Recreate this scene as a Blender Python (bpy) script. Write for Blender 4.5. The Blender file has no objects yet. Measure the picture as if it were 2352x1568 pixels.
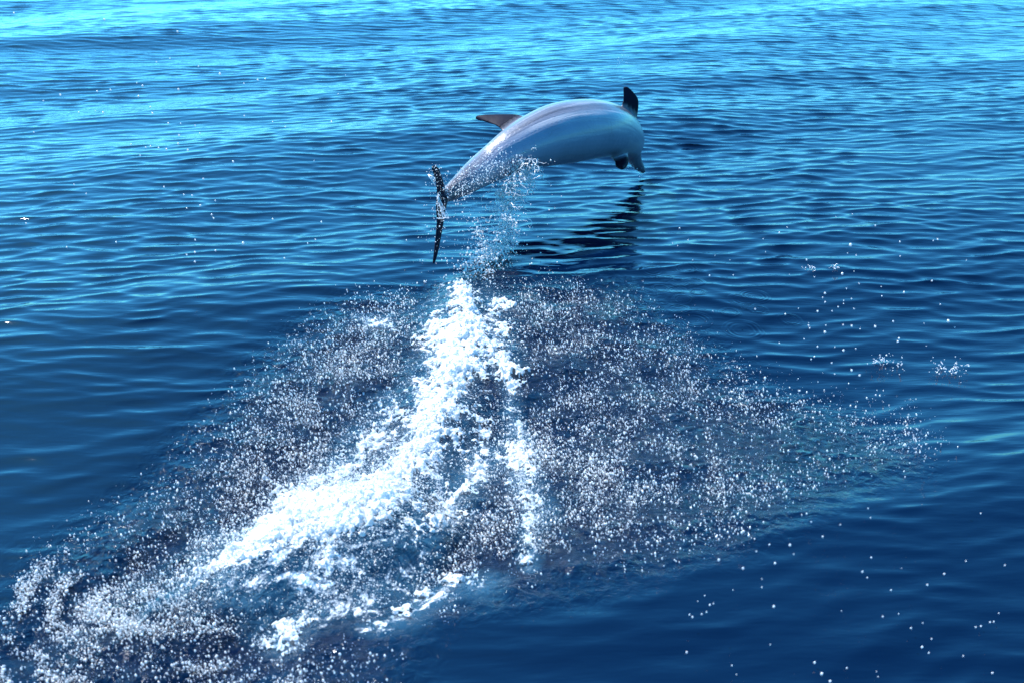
import bpy, math
import numpy as np
from mathutils import Vector, kdtree, Euler

rng = np.random.default_rng(7)
SC = bpy.context.scene
COL = SC.collection

# ------------------------------------------------------------------ camera
CAM_H = 2.5
PITCH = 24.5
FPX, CX, CY = 2450.0, 1176.0, 784.0        # the photograph measured at 2352 x 1568
cam_d = bpy.data.cameras.new('camera')
cam = bpy.data.objects.new('camera', cam_d)
COL.objects.link(cam)
cam.location = (0, 0, CAM_H)
cam.rotation_euler = (math.radians(90 - PITCH), 0, 0)
cam_d.sensor_width = 36
cam_d.lens = FPX * 36 / 2352
cam_d.clip_start = 0.05
cam_d.clip_end = 20000
cam_d.dof.use_dof = True
cam_d.dof.focus_distance = 8.8
cam_d.dof.aperture_fstop = 3.6
cam_d.dof.aperture_blades = 7
SC.camera = cam

# ------------------------------------------------------------------ light
SUN_EL, SUN_AZ = 52.0, -43.0               # azimuth clockwise from the view direction (+Y)
SUN_STRENGTH = 5.0
SKY_STRENGTH = 0.15
EXPOSURE = 1.2
w = bpy.data.worlds.new('World')
SC.world = w
w.use_nodes = True
wn = w.node_tree
for n in list(wn.nodes):
    wn.nodes.remove(n)
sky = wn.nodes.new('ShaderNodeTexSky')
sky.sky_type = 'NISHITA'
sky.sun_disc = False
sky.sun_elevation = math.radians(SUN_EL)
sky.sun_rotation = math.radians(SUN_AZ)
sky.air_density = 1.0
sky.dust_density = 0.35
sky.ozone_density = 1.5
bg = wn.nodes.new('ShaderNodeBackground')
bg.inputs['Strength'].default_value = SKY_STRENGTH
wo = wn.nodes.new('ShaderNodeOutputWorld')
tint = wn.nodes.new('ShaderNodeMix')           # clear maritime air: a touch more cyan than the plain model
tint.data_type = 'RGBA'
tint.blend_type = 'MULTIPLY'
tint.inputs[0].default_value = 1.0
tint.inputs[7].default_value = (0.21, 0.86, 1.18, 1)
wn.links.new(sky.outputs[0], tint.inputs[6])
wn.links.new(tint.outputs[2], bg.inputs['Color'])
wn.links.new(bg.outputs[0], wo.inputs['Surface'])

sd = bpy.data.lights.new('sun', 'SUN')
sd.energy = SUN_STRENGTH
sd.angle = math.radians(0.53)
sd.color = (1.0, 0.97, 0.94)
sun = bpy.data.objects.new('sun', sd)
COL.objects.link(sun)
_el, _az = math.radians(SUN_EL), math.radians(SUN_AZ)
to_sun = Vector((math.sin(_az) * math.cos(_el), math.cos(_az) * math.cos(_el), math.sin(_el)))
sun.rotation_euler = (-to_sun).to_track_quat('-Z', 'Y').to_euler()
sun.location = to_sun * 60

SC.view_settings.view_transform = 'Standard'
SC.view_settings.look = 'None'
SC.view_settings.gamma = 1
SC.view_settings.use_curve_mapping = False
SC.view_settings.exposure = EXPOSURE
SC.render.engine = 'CYCLES'
SC.cycles.max_bounces = 6
SC.cycles.glossy_bounces = 3
SC.cycles.transmission_bounces = 4
SC.cycles.diffuse_bounces = 2
SC.cycles.caustics_reflective = False
SC.cycles.caustics_refractive = False
SC.cycles.sample_clamp_indirect = 4
SC.cycles.sample_clamp_direct = 10
SC.cycles.use_denoising = True

# ------------------------------------------------------------------ helpers
_p = math.radians(PITCH)
FWD = np.array([0, math.cos(_p), -math.sin(_p)])
UPV = np.array([0, math.sin(_p), math.cos(_p)])
RGT = np.array([1.0, 0, 0])
CAMP = np.array([0, 0, CAM_H])


def at(px, py, d):
    """world point of a place in the photograph at depth d metres along the view axis"""
    return CAMP + d * (FWD + (px - CX) / FPX * RGT + (CY - py) / FPX * UPV)


def ground(px, py, z=0.0):
    px = np.asarray(px, float)
    py = np.asarray(py, float)
    r = FWD + ((px - CX) / FPX)[..., None] * RGT + ((CY - py) / FPX)[..., None] * UPV
    return CAMP + ((z - CAM_H) / r[..., 2])[..., None] * r


def sstep(a, b, x):
    t = np.clip((x - a) / (b - a), 0, 1)
    return t * t * (3 - 2 * t)


def _hash(ix, iy, seed):
    h = (ix.astype(np.int64) * 374761393 + iy.astype(np.int64) * 668265263 + seed * 2147483647) & 0xFFFFFFFF
    h = ((h ^ (h >> 13)) * 1274126177) & 0xFFFFFFFF
    return (h ^ (h >> 16)) & 0xFFFFFFFF


def perlin(x, y, seed=0):
    ix, iy = np.floor(x), np.floor(y)
    fx, fy = x - ix, y - iy
    ux, uy = fx ** 3 * (fx * (fx * 6 - 15) + 10), fy ** 3 * (fy * (fy * 6 - 15) + 10)

    def g(a, b):
        t = _hash(ix + a, iy + b, seed) / 4294967296.0 * 2 * math.pi
        return np.cos(t) * (fx - a) + np.sin(t) * (fy - b)
    n0 = g(0, 0) * (1 - ux) + g(1, 0) * ux
    n1 = g(0, 1) * (1 - ux) + g(1, 1) * ux
    return (n0 * (1 - uy) + n1 * uy) * 1.5


def fbm(x, y, octaves=4, seed=0, gain=0.5):
    s, a, t = 0, 1.0, 0
    for o in range(octaves):
        s = s + a * perlin(x * 2 ** o + 17.3 * o, y * 2 ** o - 9.1 * o, seed + o)
        t += a
        a *= gain
    return s / t


def worley(x, y, seed=0):
    """distance to the nearest and second nearest feature point"""
    ix, iy = np.floor(x), np.floor(y)
    f1 = np.full(x.shape, 9.0)
    f2 = np.full(x.shape, 9.0)
    for a in (-1, 0, 1):
        for b in (-1, 0, 1):
            px = ix + a + _hash(ix + a, iy + b, seed) / 4294967296.0
            py = iy + b + _hash(ix + a, iy + b, seed + 77) / 4294967296.0
            d = np.hypot(px - x, py - y)
            f2 = np.minimum(f2, np.maximum(f1, d))
            f1 = np.minimum(f1, d)
    return f1, f2


def mesh_from(name, verts, faces, smooth=True):
    """fast mesh; faces is an (n,3) or (n,4) array"""
    me = bpy.data.meshes.new(name)
    verts = np.asarray(verts, np.float32)
    faces = np.asarray(faces, np.int32)
    k = faces.shape[1]
    me.vertices.add(len(verts))
    me.vertices.foreach_set('co', verts.ravel())
    me.loops.add(faces.size)
    me.loops.foreach_set('vertex_index', faces.ravel())
    me.polygons.add(len(faces))
    me.polygons.foreach_set('loop_start', np.arange(0, faces.size, k, dtype=np.int32))
    me.polygons.foreach_set('use_smooth', np.full(len(faces), smooth, bool))
    me.update(calc_edges=True)
    me.validate()
    return me


def attr(me, name, vals):
    a = me.attributes.new(name, 'FLOAT', 'POINT')
    a.data.foreach_set('value', np.asarray(vals, np.float32))


def link(name, me, mat, parent=None, label=None, cat=None, group=None, kind=None):
    o = bpy.data.objects.new(name, me)
    COL.objects.link(o)
    if mat is not None:
        me.materials.clear()
        me.materials.append(mat)
    o.parent = parent
    for k, v in (('label', label), ('category', cat), ('group', group), ('kind', kind)):
        if v:
            o[k] = v
    return o


class NT:
    """short hand for node trees"""
    def __init__(self, name):
        self.mat = bpy.data.materials.new(name)
        self.mat.use_nodes = True
        self.t = self.mat.node_tree
        for n in list(self.t.nodes):
            self.t.nodes.remove(n)
        self.out = self.t.nodes.new('ShaderNodeOutputMaterial')

    def n(self, kind, **kw):
        nd = self.t.nodes.new(kind)
        for k, v in kw.items():
            if k.startswith('_'):
                setattr(nd, k[1:], v)
        for k, v in kw.items():
            if not k.startswith('_'):
                key = int(k[1:]) if k[0] == 'i' and k[1:].isdigit() else k.replace('__', ' ')
                s = nd.inputs[key]
                if hasattr(v, 'links') or isinstance(v, bpy.types.NodeSocket):
                    self.t.links.new(v, s)
                else:
                    s.default_value = v
        return nd

    def math(self, op, a, b=0.0, clamp=False):
        return self.n('ShaderNodeMath', _operation=op, _use_clamp=clamp, i0=a, i1=b).outputs[0]

    def mix(self, f, a, b):
        nd = self.n('ShaderNodeMix', _data_type='RGBA')
        for k, v in ((0, f), (6, a), (7, b)):
            if isinstance(v, bpy.types.NodeSocket):
                self.t.links.new(v, nd.inputs[k])
            else:
                nd.inputs[k].default_value = v
        return nd.outputs[2]

    def att(self, name):
        return self.n('ShaderNodeAttribute', _attribute_name=name).outputs['Fac']

    def ramp(self, f, a, b):
        return self.n('ShaderNodeMapRange', _clamp=True, _interpolation_type='SMOOTHSTEP', i0=f, i1=a, i2=b).outputs[0]


# ------------------------------------------------------------------ waves
def make_waves():
    r = np.random.default_rng(21)
    L = []

    def band(n, l0, l1, slope, crest_deg, spread):
        for i in range(n):
            lam = l0 * (l1 / l0) ** ((i + r.random()) / n)
            th = math.radians(crest_deg + spread * r.normal() + 90)
            k = 2 * math.pi / lam
            a = slope / math.sqrt(n / 2) / k
            L.append((k * math.cos(th), k * math.sin(th), a, r.random() * 2 * math.pi, lam))
    band(7, 4.5, 10.0, 0.032, 42, 8)
    band(10, 1.6, 4.5, 0.036, 26, 12)
    band(12, 0.7, 1.5, 0.022, 16, 18)
    band(18, 0.26, 0.6, 0.030, 11, 15)
    band(48, 0.10, 0.25, 0.125, 10, 16)
    band(14, 0.11, 0.24, 0.045, -14, 9)
    band(14, 0.065, 0.11, 0.034, 6, 14)
    return np.array(L)


WAVES = make_waves()


def wave(x, y, dr=None, min_lam=0.0):
    """height and horizontal shift of the open water"""
    x = np.asarray(x, float)
    y = np.asarray(y, float)
    z = np.zeros(x.shape)
    sx = np.zeros(x.shape)
    sy = np.zeros(x.shape)
    # patches of smoother and rougher ripples
    gust = 0.82 + 0.5 * fbm(x * 0.33 + 3, y * 0.22 + 1, 2, 5)
    slick = 0.58 + 0.42 * sstep(3.6, 7.6, y)       # calmer lee beside the boat
    xw = x + 0.11 * fbm(x * 1.0, y * 1.0, 2, 15)
    yw = y + 0.11 * fbm(x * 1.0 + 7, y * 1.0, 2, 18)
    for kx, ky, a, ph, lam in WAVES:
        if lam < min_lam:
            continue
        am = a * gust * slick if lam < 0.32 else a
        if dr is not None:
            am = am * sstep(2.0, 3.8, lam / dr)
        f = kx * xw + ky * yw + ph if lam < 0.8 else kx * x + ky * y + ph
        c, s = np.cos(f), np.sin(f)
        k = math.hypot(kx, ky)
        z += am * c
        q = 1.5 if lam < 0.7 else 0.9
        sx -= q * am * s * kx / k
        sy -= q * am * s * ky / k
    return z, sx, sy


def poly_field(x, y, pts):
    """soft distance field of a tapering line: pts are rows of (x, y, radius)"""
    best = np.full(x.shape, 9.0)
    for (x0, y0, r0), (x1, y1, r1) in zip(pts[:-1], pts[1:]):
        dx, dy = x1 - x0, y1 - y0
        t = np.clip(((x - x0) * dx + (y - y0) * dy) / (dx * dx + dy * dy), 0, 1)
        d = np.hypot(x - x0 - t * dx, y - y0 - t * dy) / (r0 + t * (r1 - r0))
        best = np.minimum(best, d)
    return best


def line_px(rows):
    out = []
    for px, py, r in rows:
        g = ground(px, py)
        depth = (g - CAMP) @ FWD
        out.append((g[0], g[1], r / FPX * depth))
    return out


TRAIL = line_px([(1072, 672, 40), (1062, 720, 62), (1060, 780, 74), (1040, 850, 72), (1010, 910, 70), (975, 970, 62),
                 (940, 1030, 66), (900, 1085, 72), (850, 1120, 80)])
TRAIL_WIDE = line_px([(1072, 672, 80), (1062, 740, 130), (1040, 850, 190), (1000, 930, 190), (930, 1030, 210), (840, 1120, 230)])
CREST = line_px([(885, 1170, 60), (815, 1180, 118), (735, 1198, 146), (655, 1225, 122), (580, 1262, 80), (500, 1302, 46), (420, 1348, 26), (350, 1388, 12)])
HEAVE = line_px([(880, 1190, 100), (735, 1205, 130), (600, 1262, 110), (480, 1325, 110), (330, 1420, 110)])
LACE = [line_px(r) for r in (
    [(960, 1190, 50), (905, 1270, 60), (820, 1330, 70), (700, 1390, 70), (660, 1450, 46)],
    [(1150, 790, 28), (1180, 900, 22), (1180, 1010, 26), (1210, 1110, 28), (1215, 1190, 24), (1180, 1270, 18)],
    [(1010, 1060, 50), (1030, 1150, 44), (990, 1210, 40), (940, 1260, 40)],
    [(860, 1240, 70), (760, 1290, 90), (640, 1320, 80), (540, 1330, 60)],
    [(1080, 1320, 44), (960, 1350, 50), (850, 1400, 40)],
    [(900, 900, 40), (860, 980, 50), (760, 1060, 60), (650, 1090, 40)],
    [(1120, 1000, 50), (1090, 1060, 44), (1000, 1120, 40)],
    [(870, 735, 26), (905, 760, 16)],
    [(1150, 690, 30), (1140, 760, 40), (1120, 850, 40)],
)]
SPLASH_POLY = np.array([ground(a, b)[:2] for a, b in [
    (1000, 655), (880, 668), (760, 690), (640, 770), (540, 850), (455, 950), (330, 1055), (200, 1150), (70, 1225), (10, 1340), (-60, 1420),
    (-80, 1620), (900, 1640), (960, 1440), (1130, 1400), (1330, 1350), (1560, 1310), (1760, 1250), (1900, 1150), (2110, 1080), (2040, 960), (1940, 890), (1790, 850),
    (1660, 770), (1560, 690), (1420, 630), (1200, 640), (1100, 640)]])


def in_poly(x, y, P):
    inside = np.zeros(x.shape, bool)
    j = len(P) - 1
    for i in range(len(P)):
        xi, yi = P[i]
        xj, yj = P[j]
        with np.errstate(divide='ignore', invalid='ignore'):
            c = ((yi > y) != (yj > y)) & (x < (xj - xi) * (y - yi) / (yj - yi + 1e-12) + xi)
        inside ^= c
        j = i
    return inside


def poly_dist(x, y, P):
    """signed distance to a polygon, positive inside"""
    d = np.full(x.shape, 1e9)
    for i in range(len(P)):
        (x0, y0), (x1, y1) = P[i - 1], P[i]
        dx, dy = x1 - x0, y1 - y0
        t = np.clip(((x - x0) * dx + (y - y0) * dy) / (dx * dx + dy * dy), 0, 1)
        d = np.minimum(d, np.hypot(x - x0 - t * dx, y - y0 - t * dy))
    return np.where(in_poly(x, y, P), d, -d)


def splash_fields(x, y):
    """density of foam, of milky bubbles under the surface, of churned water, and the heave of the surface"""
    wx = x + 0.10 * fbm(x * 2.1, y * 2.1, 3, 40)
    wy = y + 0.13 * fbm(x * 2.1, y * 2.1, 3, 44)
    dt = poly_field(wx, wy, TRAIL)
    dw = poly_field(wx, wy, TRAIL_WIDE)
    dc = poly_field(wx, wy, CREST)
    dl = np.full(x.shape, 9.0)
    for l in LACE:
        dl = np.minimum(dl, poly_field(wx, wy, l))
    foam = np.maximum(1.06 - dt * 0.52, (1.36 - dc * 0.70) * (0.3 + 0.7 * sstep(-1.3, -1.0, x)))
    foam = np.maximum(foam, 0.74 - 0.40 * dl)
    foam = np.maximum(foam, 0.56 - 0.36 * dw)
    foam = np.clip(foam, 0, 1.3)
    milk = np.clip(1.0 - 0.5 * np.minimum(np.minimum(dt, dc), dl * 1.1) + 0.7 * fbm(x * 2.3, y * 2.3, 3, 52), 0, 1)
    churn = sstep(-0.15, 0.5, poly_dist(wx, wy, SPLASH_POLY))
    dh = poly_field(wx, wy, HEAVE)
    heave = (0.05 + 0.09 * sstep(-1.2, -0.8, x)) * np.exp(-(dh * 0.8) ** 2) + 0.05 * np.exp(-(dt * 0.8) ** 2)
    heave = heave - 0.03 * np.exp(-((dh - 2.0) / 0.6) ** 2)
    heave = heave + churn * 0.035 * fbm(x * 3.3, y * 3.3, 3, 61)
    return foam, milk, churn, heave


# ------------------------------------------------------------------ water material
def water_material():
    m = NT('sea_water')
    geo = m.n('ShaderNodeNewGeometry')
    pos = geo.outputs['Position']
    churn, milk, foam = m.att('churn'), m.att('milk'), m.att('foam')
    # fine ripples running the same way as the waves
    mp = m.n('ShaderNodeMapping', Vector=pos)
    mp.inputs['Rotation'].default_value = (0, 0, math.radians(-8))
    mp.inputs['Scale'].default_value = (3.4, 15.0, 1.0)
    n1 = m.n('ShaderNodeTexNoise', Vector=mp.outputs[0], Scale=1.0, Detail=3.0, Roughness=0.55, Distortion=0.3)
    mp2 = m.n('ShaderNodeMapping', Vector=pos)
    mp2.inputs['Rotation'].default_value = (0, 0, math.radians(-22))
    mp2.inputs['Scale'].default_value = (7.0, 24.0, 1.0)
    n2 = m.n('ShaderNodeTexNoise', Vector=mp2.outputs[0], Scale=1.0, Detail=2.0, Roughness=0.5, Distortion=0.2)
    h = m.math('ADD', m.math('MULTIPLY', n1.outputs[0], 0.0040), m.math('MULTIPLY', n2.outputs[0], 0.0020))
    yy = m.n('ShaderNodeSeparateXYZ', Vector=pos).outputs['Y']
    h = m.math('MULTIPLY', h, m.n('ShaderNodeMapRange', i0=yy, i1=3.6, i2=7.6, i3=0.6, i4=1.0).outputs[0])
    # pock marks and chop where drops are raining down
    n3 = m.n('ShaderNodeTexNoise', Vector=pos, Scale=17.0, Detail=4.0, Roughness=0.6, Distortion=0.8)
    n4 = m.n('ShaderNodeTexVoronoi', Vector=pos, Scale=26.0, _feature='SMOOTH_F1')
    hc = m.math('ADD', m.math('MULTIPLY', n3.outputs[0], 0.032), m.math('MULTIPLY', n4.outputs['Distance'], 0.016))
    h = m.math('ADD', h, m.math('MULTIPLY', hc, churn))
    bump = m.n('ShaderNodeBump', Height=h, Strength=1.0, Distance=1.0)
    col = m.mix(m.math('MULTIPLY', milk, 0.30), (0.0000, 0.0030, 0.0165, 1), (0.05, 0.17, 0.27, 1))
    # thin films and nets of bubbles lying on the surface round the thick foam
    n5 = m.n('ShaderNodeTexNoise', Vector=pos, Scale=9.0, Detail=7.0, Roughness=0.68, Distortion=0.9)
    v5 = m.n('ShaderNodeTexVoronoi', Vector=pos, Scale=19.0, _feature='DISTANCE_TO_EDGE')
    net = m.ramp(v5.outputs['Distance'], 0.13, 0.0)
    lv = m.math('ADD', foam, m.math('ADD', m.math('MULTIPLY', m.math('SUBTRACT', n5.outputs[0], 0.5), 3.2), m.math('MULTIPLY', net, 0.16)))
    film = m.math('MULTIPLY', m.ramp(lv, 0.74, 1.30), m.ramp(foam, 0.05, 0.35))
    col = m.mix(film, col, (0.80, 0.86, 0.90, 1))
    rough = m.math('ADD', m.math('ADD', 0.02, m.math('MULTIPLY', churn, 0.035)), m.math('MULTIPLY', film, 0.3))
    b = m.n('ShaderNodeBsdfPrincipled', Base__Color=col, Roughness=rough, IOR=1.333, Normal=bump.outputs[0])
    m.t.links.new(b.outputs[0], m.out.inputs[0])
    return m.mat


def foam_material():
    m = NT('sea_foam')
    geo = m.n('ShaderNodeNewGeometry')
    n1 = m.n('ShaderNodeTexVoronoi', Vector=geo.outputs['Position'], Scale=85.0)
    n2 = m.n('ShaderNodeTexNoise', Vector=geo.outputs['Position'], Scale=40.0, Detail=4.0, Roughness=0.6)
    h = m.math('ADD', m.math('MULTIPLY', n1.outputs['Distance'], 0.006), m.math('MULTIPLY', n2.outputs[0], 0.02))
    bump = m.n('ShaderNodeBump', Height=h, Strength=1.0, Distance=1.0)
    thick = m.ramp(m.att('thick'), 0.0, 0.5)
    col = m.mix(thick, (0.50, 0.66, 0.76, 1), (0.90, 0.93, 0.95, 1))
    b = m.n('ShaderNodeBsdfPrincipled', Base__Color=col, Roughness=0.35, IOR=1.33, Normal=bump.outputs[0])
    tr = m.n('ShaderNodeBsdfTranslucent', Color=(0.85, 0.93, 0.97, 1))
    mx = m.n('ShaderNodeMixShader', i0=0.35, i1=b.outputs[0], i2=tr.outputs[0])
    m.t.links.new(mx.outputs[0], m.out.inputs[0])
    return m.mat


def drop_material(name, white, least=0.55):
    """a bead of water: clear glassy skin with a bright scattering body"""
    m = NT(name)
    d = m.n('ShaderNodeBsdfDiffuse', Color=(0.93, 0.95, 0.97, 1))
    tr = m.n('ShaderNodeBsdfTranslucent', Color=(0.93, 0.95, 0.97, 1))
    mx = m.n('ShaderNodeMixShader', i0=0.5, i1=d.outputs[0], i2=tr.outputs[0])
    g = m.n('ShaderNodeBsdfPrincipled', Base__Color=(0.9, 0.97, 1, 1), Roughness=0.12, IOR=1.33)
    g.inputs['Transmission Weight'].default_value = 1.0
    gl = m.n('ShaderNodeBsdfGlossy', Color=(1, 1, 1, 1), Roughness=0.32)
    mg = m.n('ShaderNodeMixShader', i0=0.16, i1=mx.outputs[0], i2=gl.outputs[0])
    rnd = m.n('ShaderNodeNewGeometry').outputs['Random Per Island']
    wf = m.math('MULTIPLY', m.n('ShaderNodeMapRange', i0=rnd, i1=0.0, i2=0.6, i3=least, i4=1.0).outputs[0], white)
    m2 = m.n('ShaderNodeMixShader', i0=wf, i1=g.outputs[0], i2=mg.outputs[0])
    m.t.links.new(m2.outputs[0], m.out.inputs[0])
    return m.mat


M_WATER = water_material()
M_FOAM = foam_material()
M_DROP = drop_material('water_drop', 0.92)
M_SHEET = drop_material('torn_water', 0.97, 0.82)


# ------------------------------------------------------------------ the sea: one sheet, finer near the boat
def build_sea():
    rad = np.concatenate([[0.2, 0.6, 1.1, 1.6], np.geomspace(2.0, 42, 1500), np.geomspace(44, 12000, 90)])
    front = np.linspace(-42, 42, 580)
    back = np.linspace(42, 318, 60)[1:-1]
    ang = np.radians(np.concatenate([front, back]))
    na, nr = len(ang), len(rad)
    A, R = np.meshgrid(ang, rad)
    X, Y = R * np.sin(A), R * np.cos(A)
    dr = np.gradient(rad)[:, None] * np.ones((1, na))
    darc = np.concatenate([np.full(580, np.radians(84 / 579)), np.full(len(back), np.radians(4.6))])[None, :] * R
    z, sx, sy = wave(X, Y, np.maximum(dr, darc * 0.5))
    foam = np.zeros(X.shape)
    milk = np.zeros(X.shape)
    churn = np.zeros(X.shape)
    near = (R < 9.5) & (R > 1.0) & (np.abs(X) < 6)
    f, mk, ch, hv = splash_fields(X[near], Y[near])
    foam[near], milk[near], churn[near] = f, mk, ch
    z[near] += hv
    V = np.stack([X + sx, Y + sy, z], -1).reshape(-1, 3)
    V = np.vstack([V, [[0, 0, 0]]])
    i = np.arange(nr - 1)[:, None] * na
    j = np.arange(na)[None, :]
    j2 = (j + 1) % na
    F = np.stack([i + j, i + na + j, i + na + j2, i + j2], -1).reshape(-1, 4)
    me = mesh_from('water', V, F)
    pad = lambda a: np.append(a.ravel(), 0)
    attr(me, 'foam', pad(foam))
    attr(me, 'milk', pad(milk))
    attr(me, 'churn', pad(churn))
    return link('water', me, M_WATER, kind='structure')


build_sea()


def sea_z(x, y, min_lam=0.2):
    z, sx, sy = wave(x, y, None, min_lam)
    foam, milk, churn, heave = splash_fields(np.asarray(x, float), np.asarray(y, float))
    return z + heave


# ------------------------------------------------------------------ the dolphin
def z1(X, Y):
    return 943 + X * 0.3007, 168.4 + Y * 0.3007


SECT = [  # top outline, bottom outline (measured on the enlarged photograph), depth in metres, thickness ratio across
    ((232, 905), (250, 985), 7.02, 0.55),
    ((262, 868), (290, 985), 7.08, 0.62),
    ((330, 795), (372, 955), 7.15, 0.72),
    ((412, 708), (460, 920), 7.24, 0.82),
    ((540, 585), (610, 850), 7.42, 0.92),
    ((700, 440), (780, 778), 7.50, 0.96),
    ((860, 330), (940, 730), 7.62, 1.0),
    ((1040, 243), (1100, 705), 7.76, 1.0),
    ((1220, 206), (1260, 685), 7.93, 1.0),
    ((1400, 204), (1400, 657), 8.12, 1.0),
    ((1535, 238), (1500, 642), 8.35, 1.0),
    ((1650, 315), (1568, 632), 8.56, 1.0),
    ((1722, 410), (1608, 632), 8.77, 1.0),
    ((1748, 505), (1632, 640), 8.89, 1.0),
    ((1757, 590), (1648, 652), 8.95, 1.0),
    ((1764, 650), (1664, 680), 9.00, 0.9),
    ((1778, 690), (1690, 712), 9.05, 0.85),
    ((1790, 722), (1718, 735), 9.09, 0.85),
    ((1796, 748), (1752, 757), 9.12, 0.8),
    ((1788, 762), (1768, 766), 9.13, 0.8),
]


def catmull(P, m):
    P = np.asarray(P, float)
    n = len(P)
    out = []
    for i in range(n - 1):
        p0, p1, p2, p3 = P[max(i - 1, 0)], P[i], P[i + 1], P[min(i + 2, n - 1)]
        for t in np.linspace(0, 1, m, endpoint=False):
            out.append(0.5 * ((2 * p1) + (-p0 + p2) * t + (2 * p0 - 5 * p1 + 4 * p2 - p3) * t * t + (-p0 + 3 * p1 - 3 * p2 + p3) * t ** 3))
    out.append(P[-1])
    return np.array(out)


def dolphin_body():
    rows = []
    for (a, b, d, q) in SECT:
        T = at(*z1(*a), d)
        B = at(*z1(*b), d)
        rows.append(np.concatenate([T, B, [q]]))
    R = catmull(rows, 6)
    T, B, q = R[:, :3], R[:, 3:6], R[:, 6]
    C = (T + B) / 2
    tan = np.gradient(C, axis=0)
    tan /= np.linalg.norm(tan, axis=1)[:, None]
    n = 40
    V, cols = [], []
    L = np.concatenate([[0], np.cumsum(np.linalg.norm(np.diff(C, axis=0), axis=1))])
    L /= L[-1]
    prev = None
    for i in range(len(C)):
        u = (T[i] - B[i]) / 2
        view = C[i] - CAMP
        view /= np.linalg.norm(view)
        ru = np.linalg.norm(u)
        uh = u / ru
        v = np.cross(tan[i], uh)
        v /= np.linalg.norm(v)
        if v @ view > 0:
            v = -v                       # v points to the viewer
        for k in range(n):
            t = 2 * math.pi * k / n
            V.append(C[i] + u * math.cos(t) + v * ru * q[i] * math.sin(t))
            # dorsal side looks up, away and towards the tail side of the picture
            cols.append((L[i], math.cos(t - math.radians(-52))))
    F = []
    m = len(C)
    for i in range(m - 1):
        for k in range(n):
            F.append((i * n + k, i * n + (k + 1) % n, (i + 1) * n + (k + 1) % n, (i + 1) * n + k))
    V = list(V)
    V.append(C[0])
    V.append(C[-1])
    cols += [(0, 0), (1, 0)]
    tri = []
    for k in range(n):
        tri.append((len(V) - 2, (k + 1) % n, k))
        tri.append((len(V) - 1, (m - 1) * n + k, (m - 1) * n + (k + 1) % n))
    return np.array(V), F + tri, np.array(cols), C, L


def fin(lead, trail, thick, bend=None):
    """fin between a leading and a trailing edge given as 3D points from root to tip, with a rounded leading edge"""
    A = catmull(lead, 8)
    Bk = catmull(trail, 8)
    n = len(A)
    if len(Bk) != n:
        t = np.linspace(0, 1, n)
        tb = np.linspace(0, 1, len(Bk))
        Bk = np.stack([np.interp(t, tb, Bk[:, c]) for c in range(3)], -1)
    V, F = [], []
    prof = np.array([0, 0.03, 0.10, 0.22, 0.38, 0.56, 0.74, 0.9, 1.0])
    th = np.array([0, 0.45, 0.78, 1.0, 1.0, 0.82, 0.55, 0.3, 0.12])
    k = len(prof)
    for i in range(n):
        s = i / (n - 1)
        chord = Bk[i] - A[i]
        span = (A[min(i + 1, n - 1)] + Bk[min(i + 1, n - 1)] - A[max(i - 1, 0)] - Bk[max(i - 1, 0)])
        nn = np.cross(chord, span)
        nn /= np.linalg.norm(nn) + 1e-9
        tk = thick * (1 - 0.62 * s ** 1.3)
        tk = min(tk, np.linalg.norm(chord) * 0.75)
        for sgn in (1, -1):
            for a, b in zip(prof, th):
                V.append(A[i] + chord * a + nn * sgn * b * tk / 2)
    w2 = 2 * k
    for i in range(n - 1):
        for sgn in (0, 1):
            for j in range(k - 1):
                a = i * w2 + sgn * k + j
                q = (a, a + 1, a + w2 + 1, a + w2)
                F.append(q if sgn == 0 else q[::-1])
        e = i * w2 + k - 1                     # close the trailing edge
        F.append((e, e + k, e + k + w2, e + w2))
        e = i * w2                             # and the leading edge
        F.append((e, e + w2, e + k + w2, e + k))
    for i in (0, n - 1):
        for j in range(k - 1):
            a = i * w2 + j
            q = (a, a + k, a + k + 1, a + 1)
            F.append(q if i == 0 else q[::-1])
    return np.array(V), F


def pts(lst, d0, d1, zoom=z1):
    n = len(lst)
    return [at(*zoom(*p), d0 + (d1 - d0) * (i / (n - 1)) ** 1.0) for i, p in enumerate(lst)]


def zh(X, Y):                                    # enlargement of the head: 2000..2260 x 270..620
    return (2000 + X / 4.481) / 1.4847, (270 + Y / 4.481) / 1.4847


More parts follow.
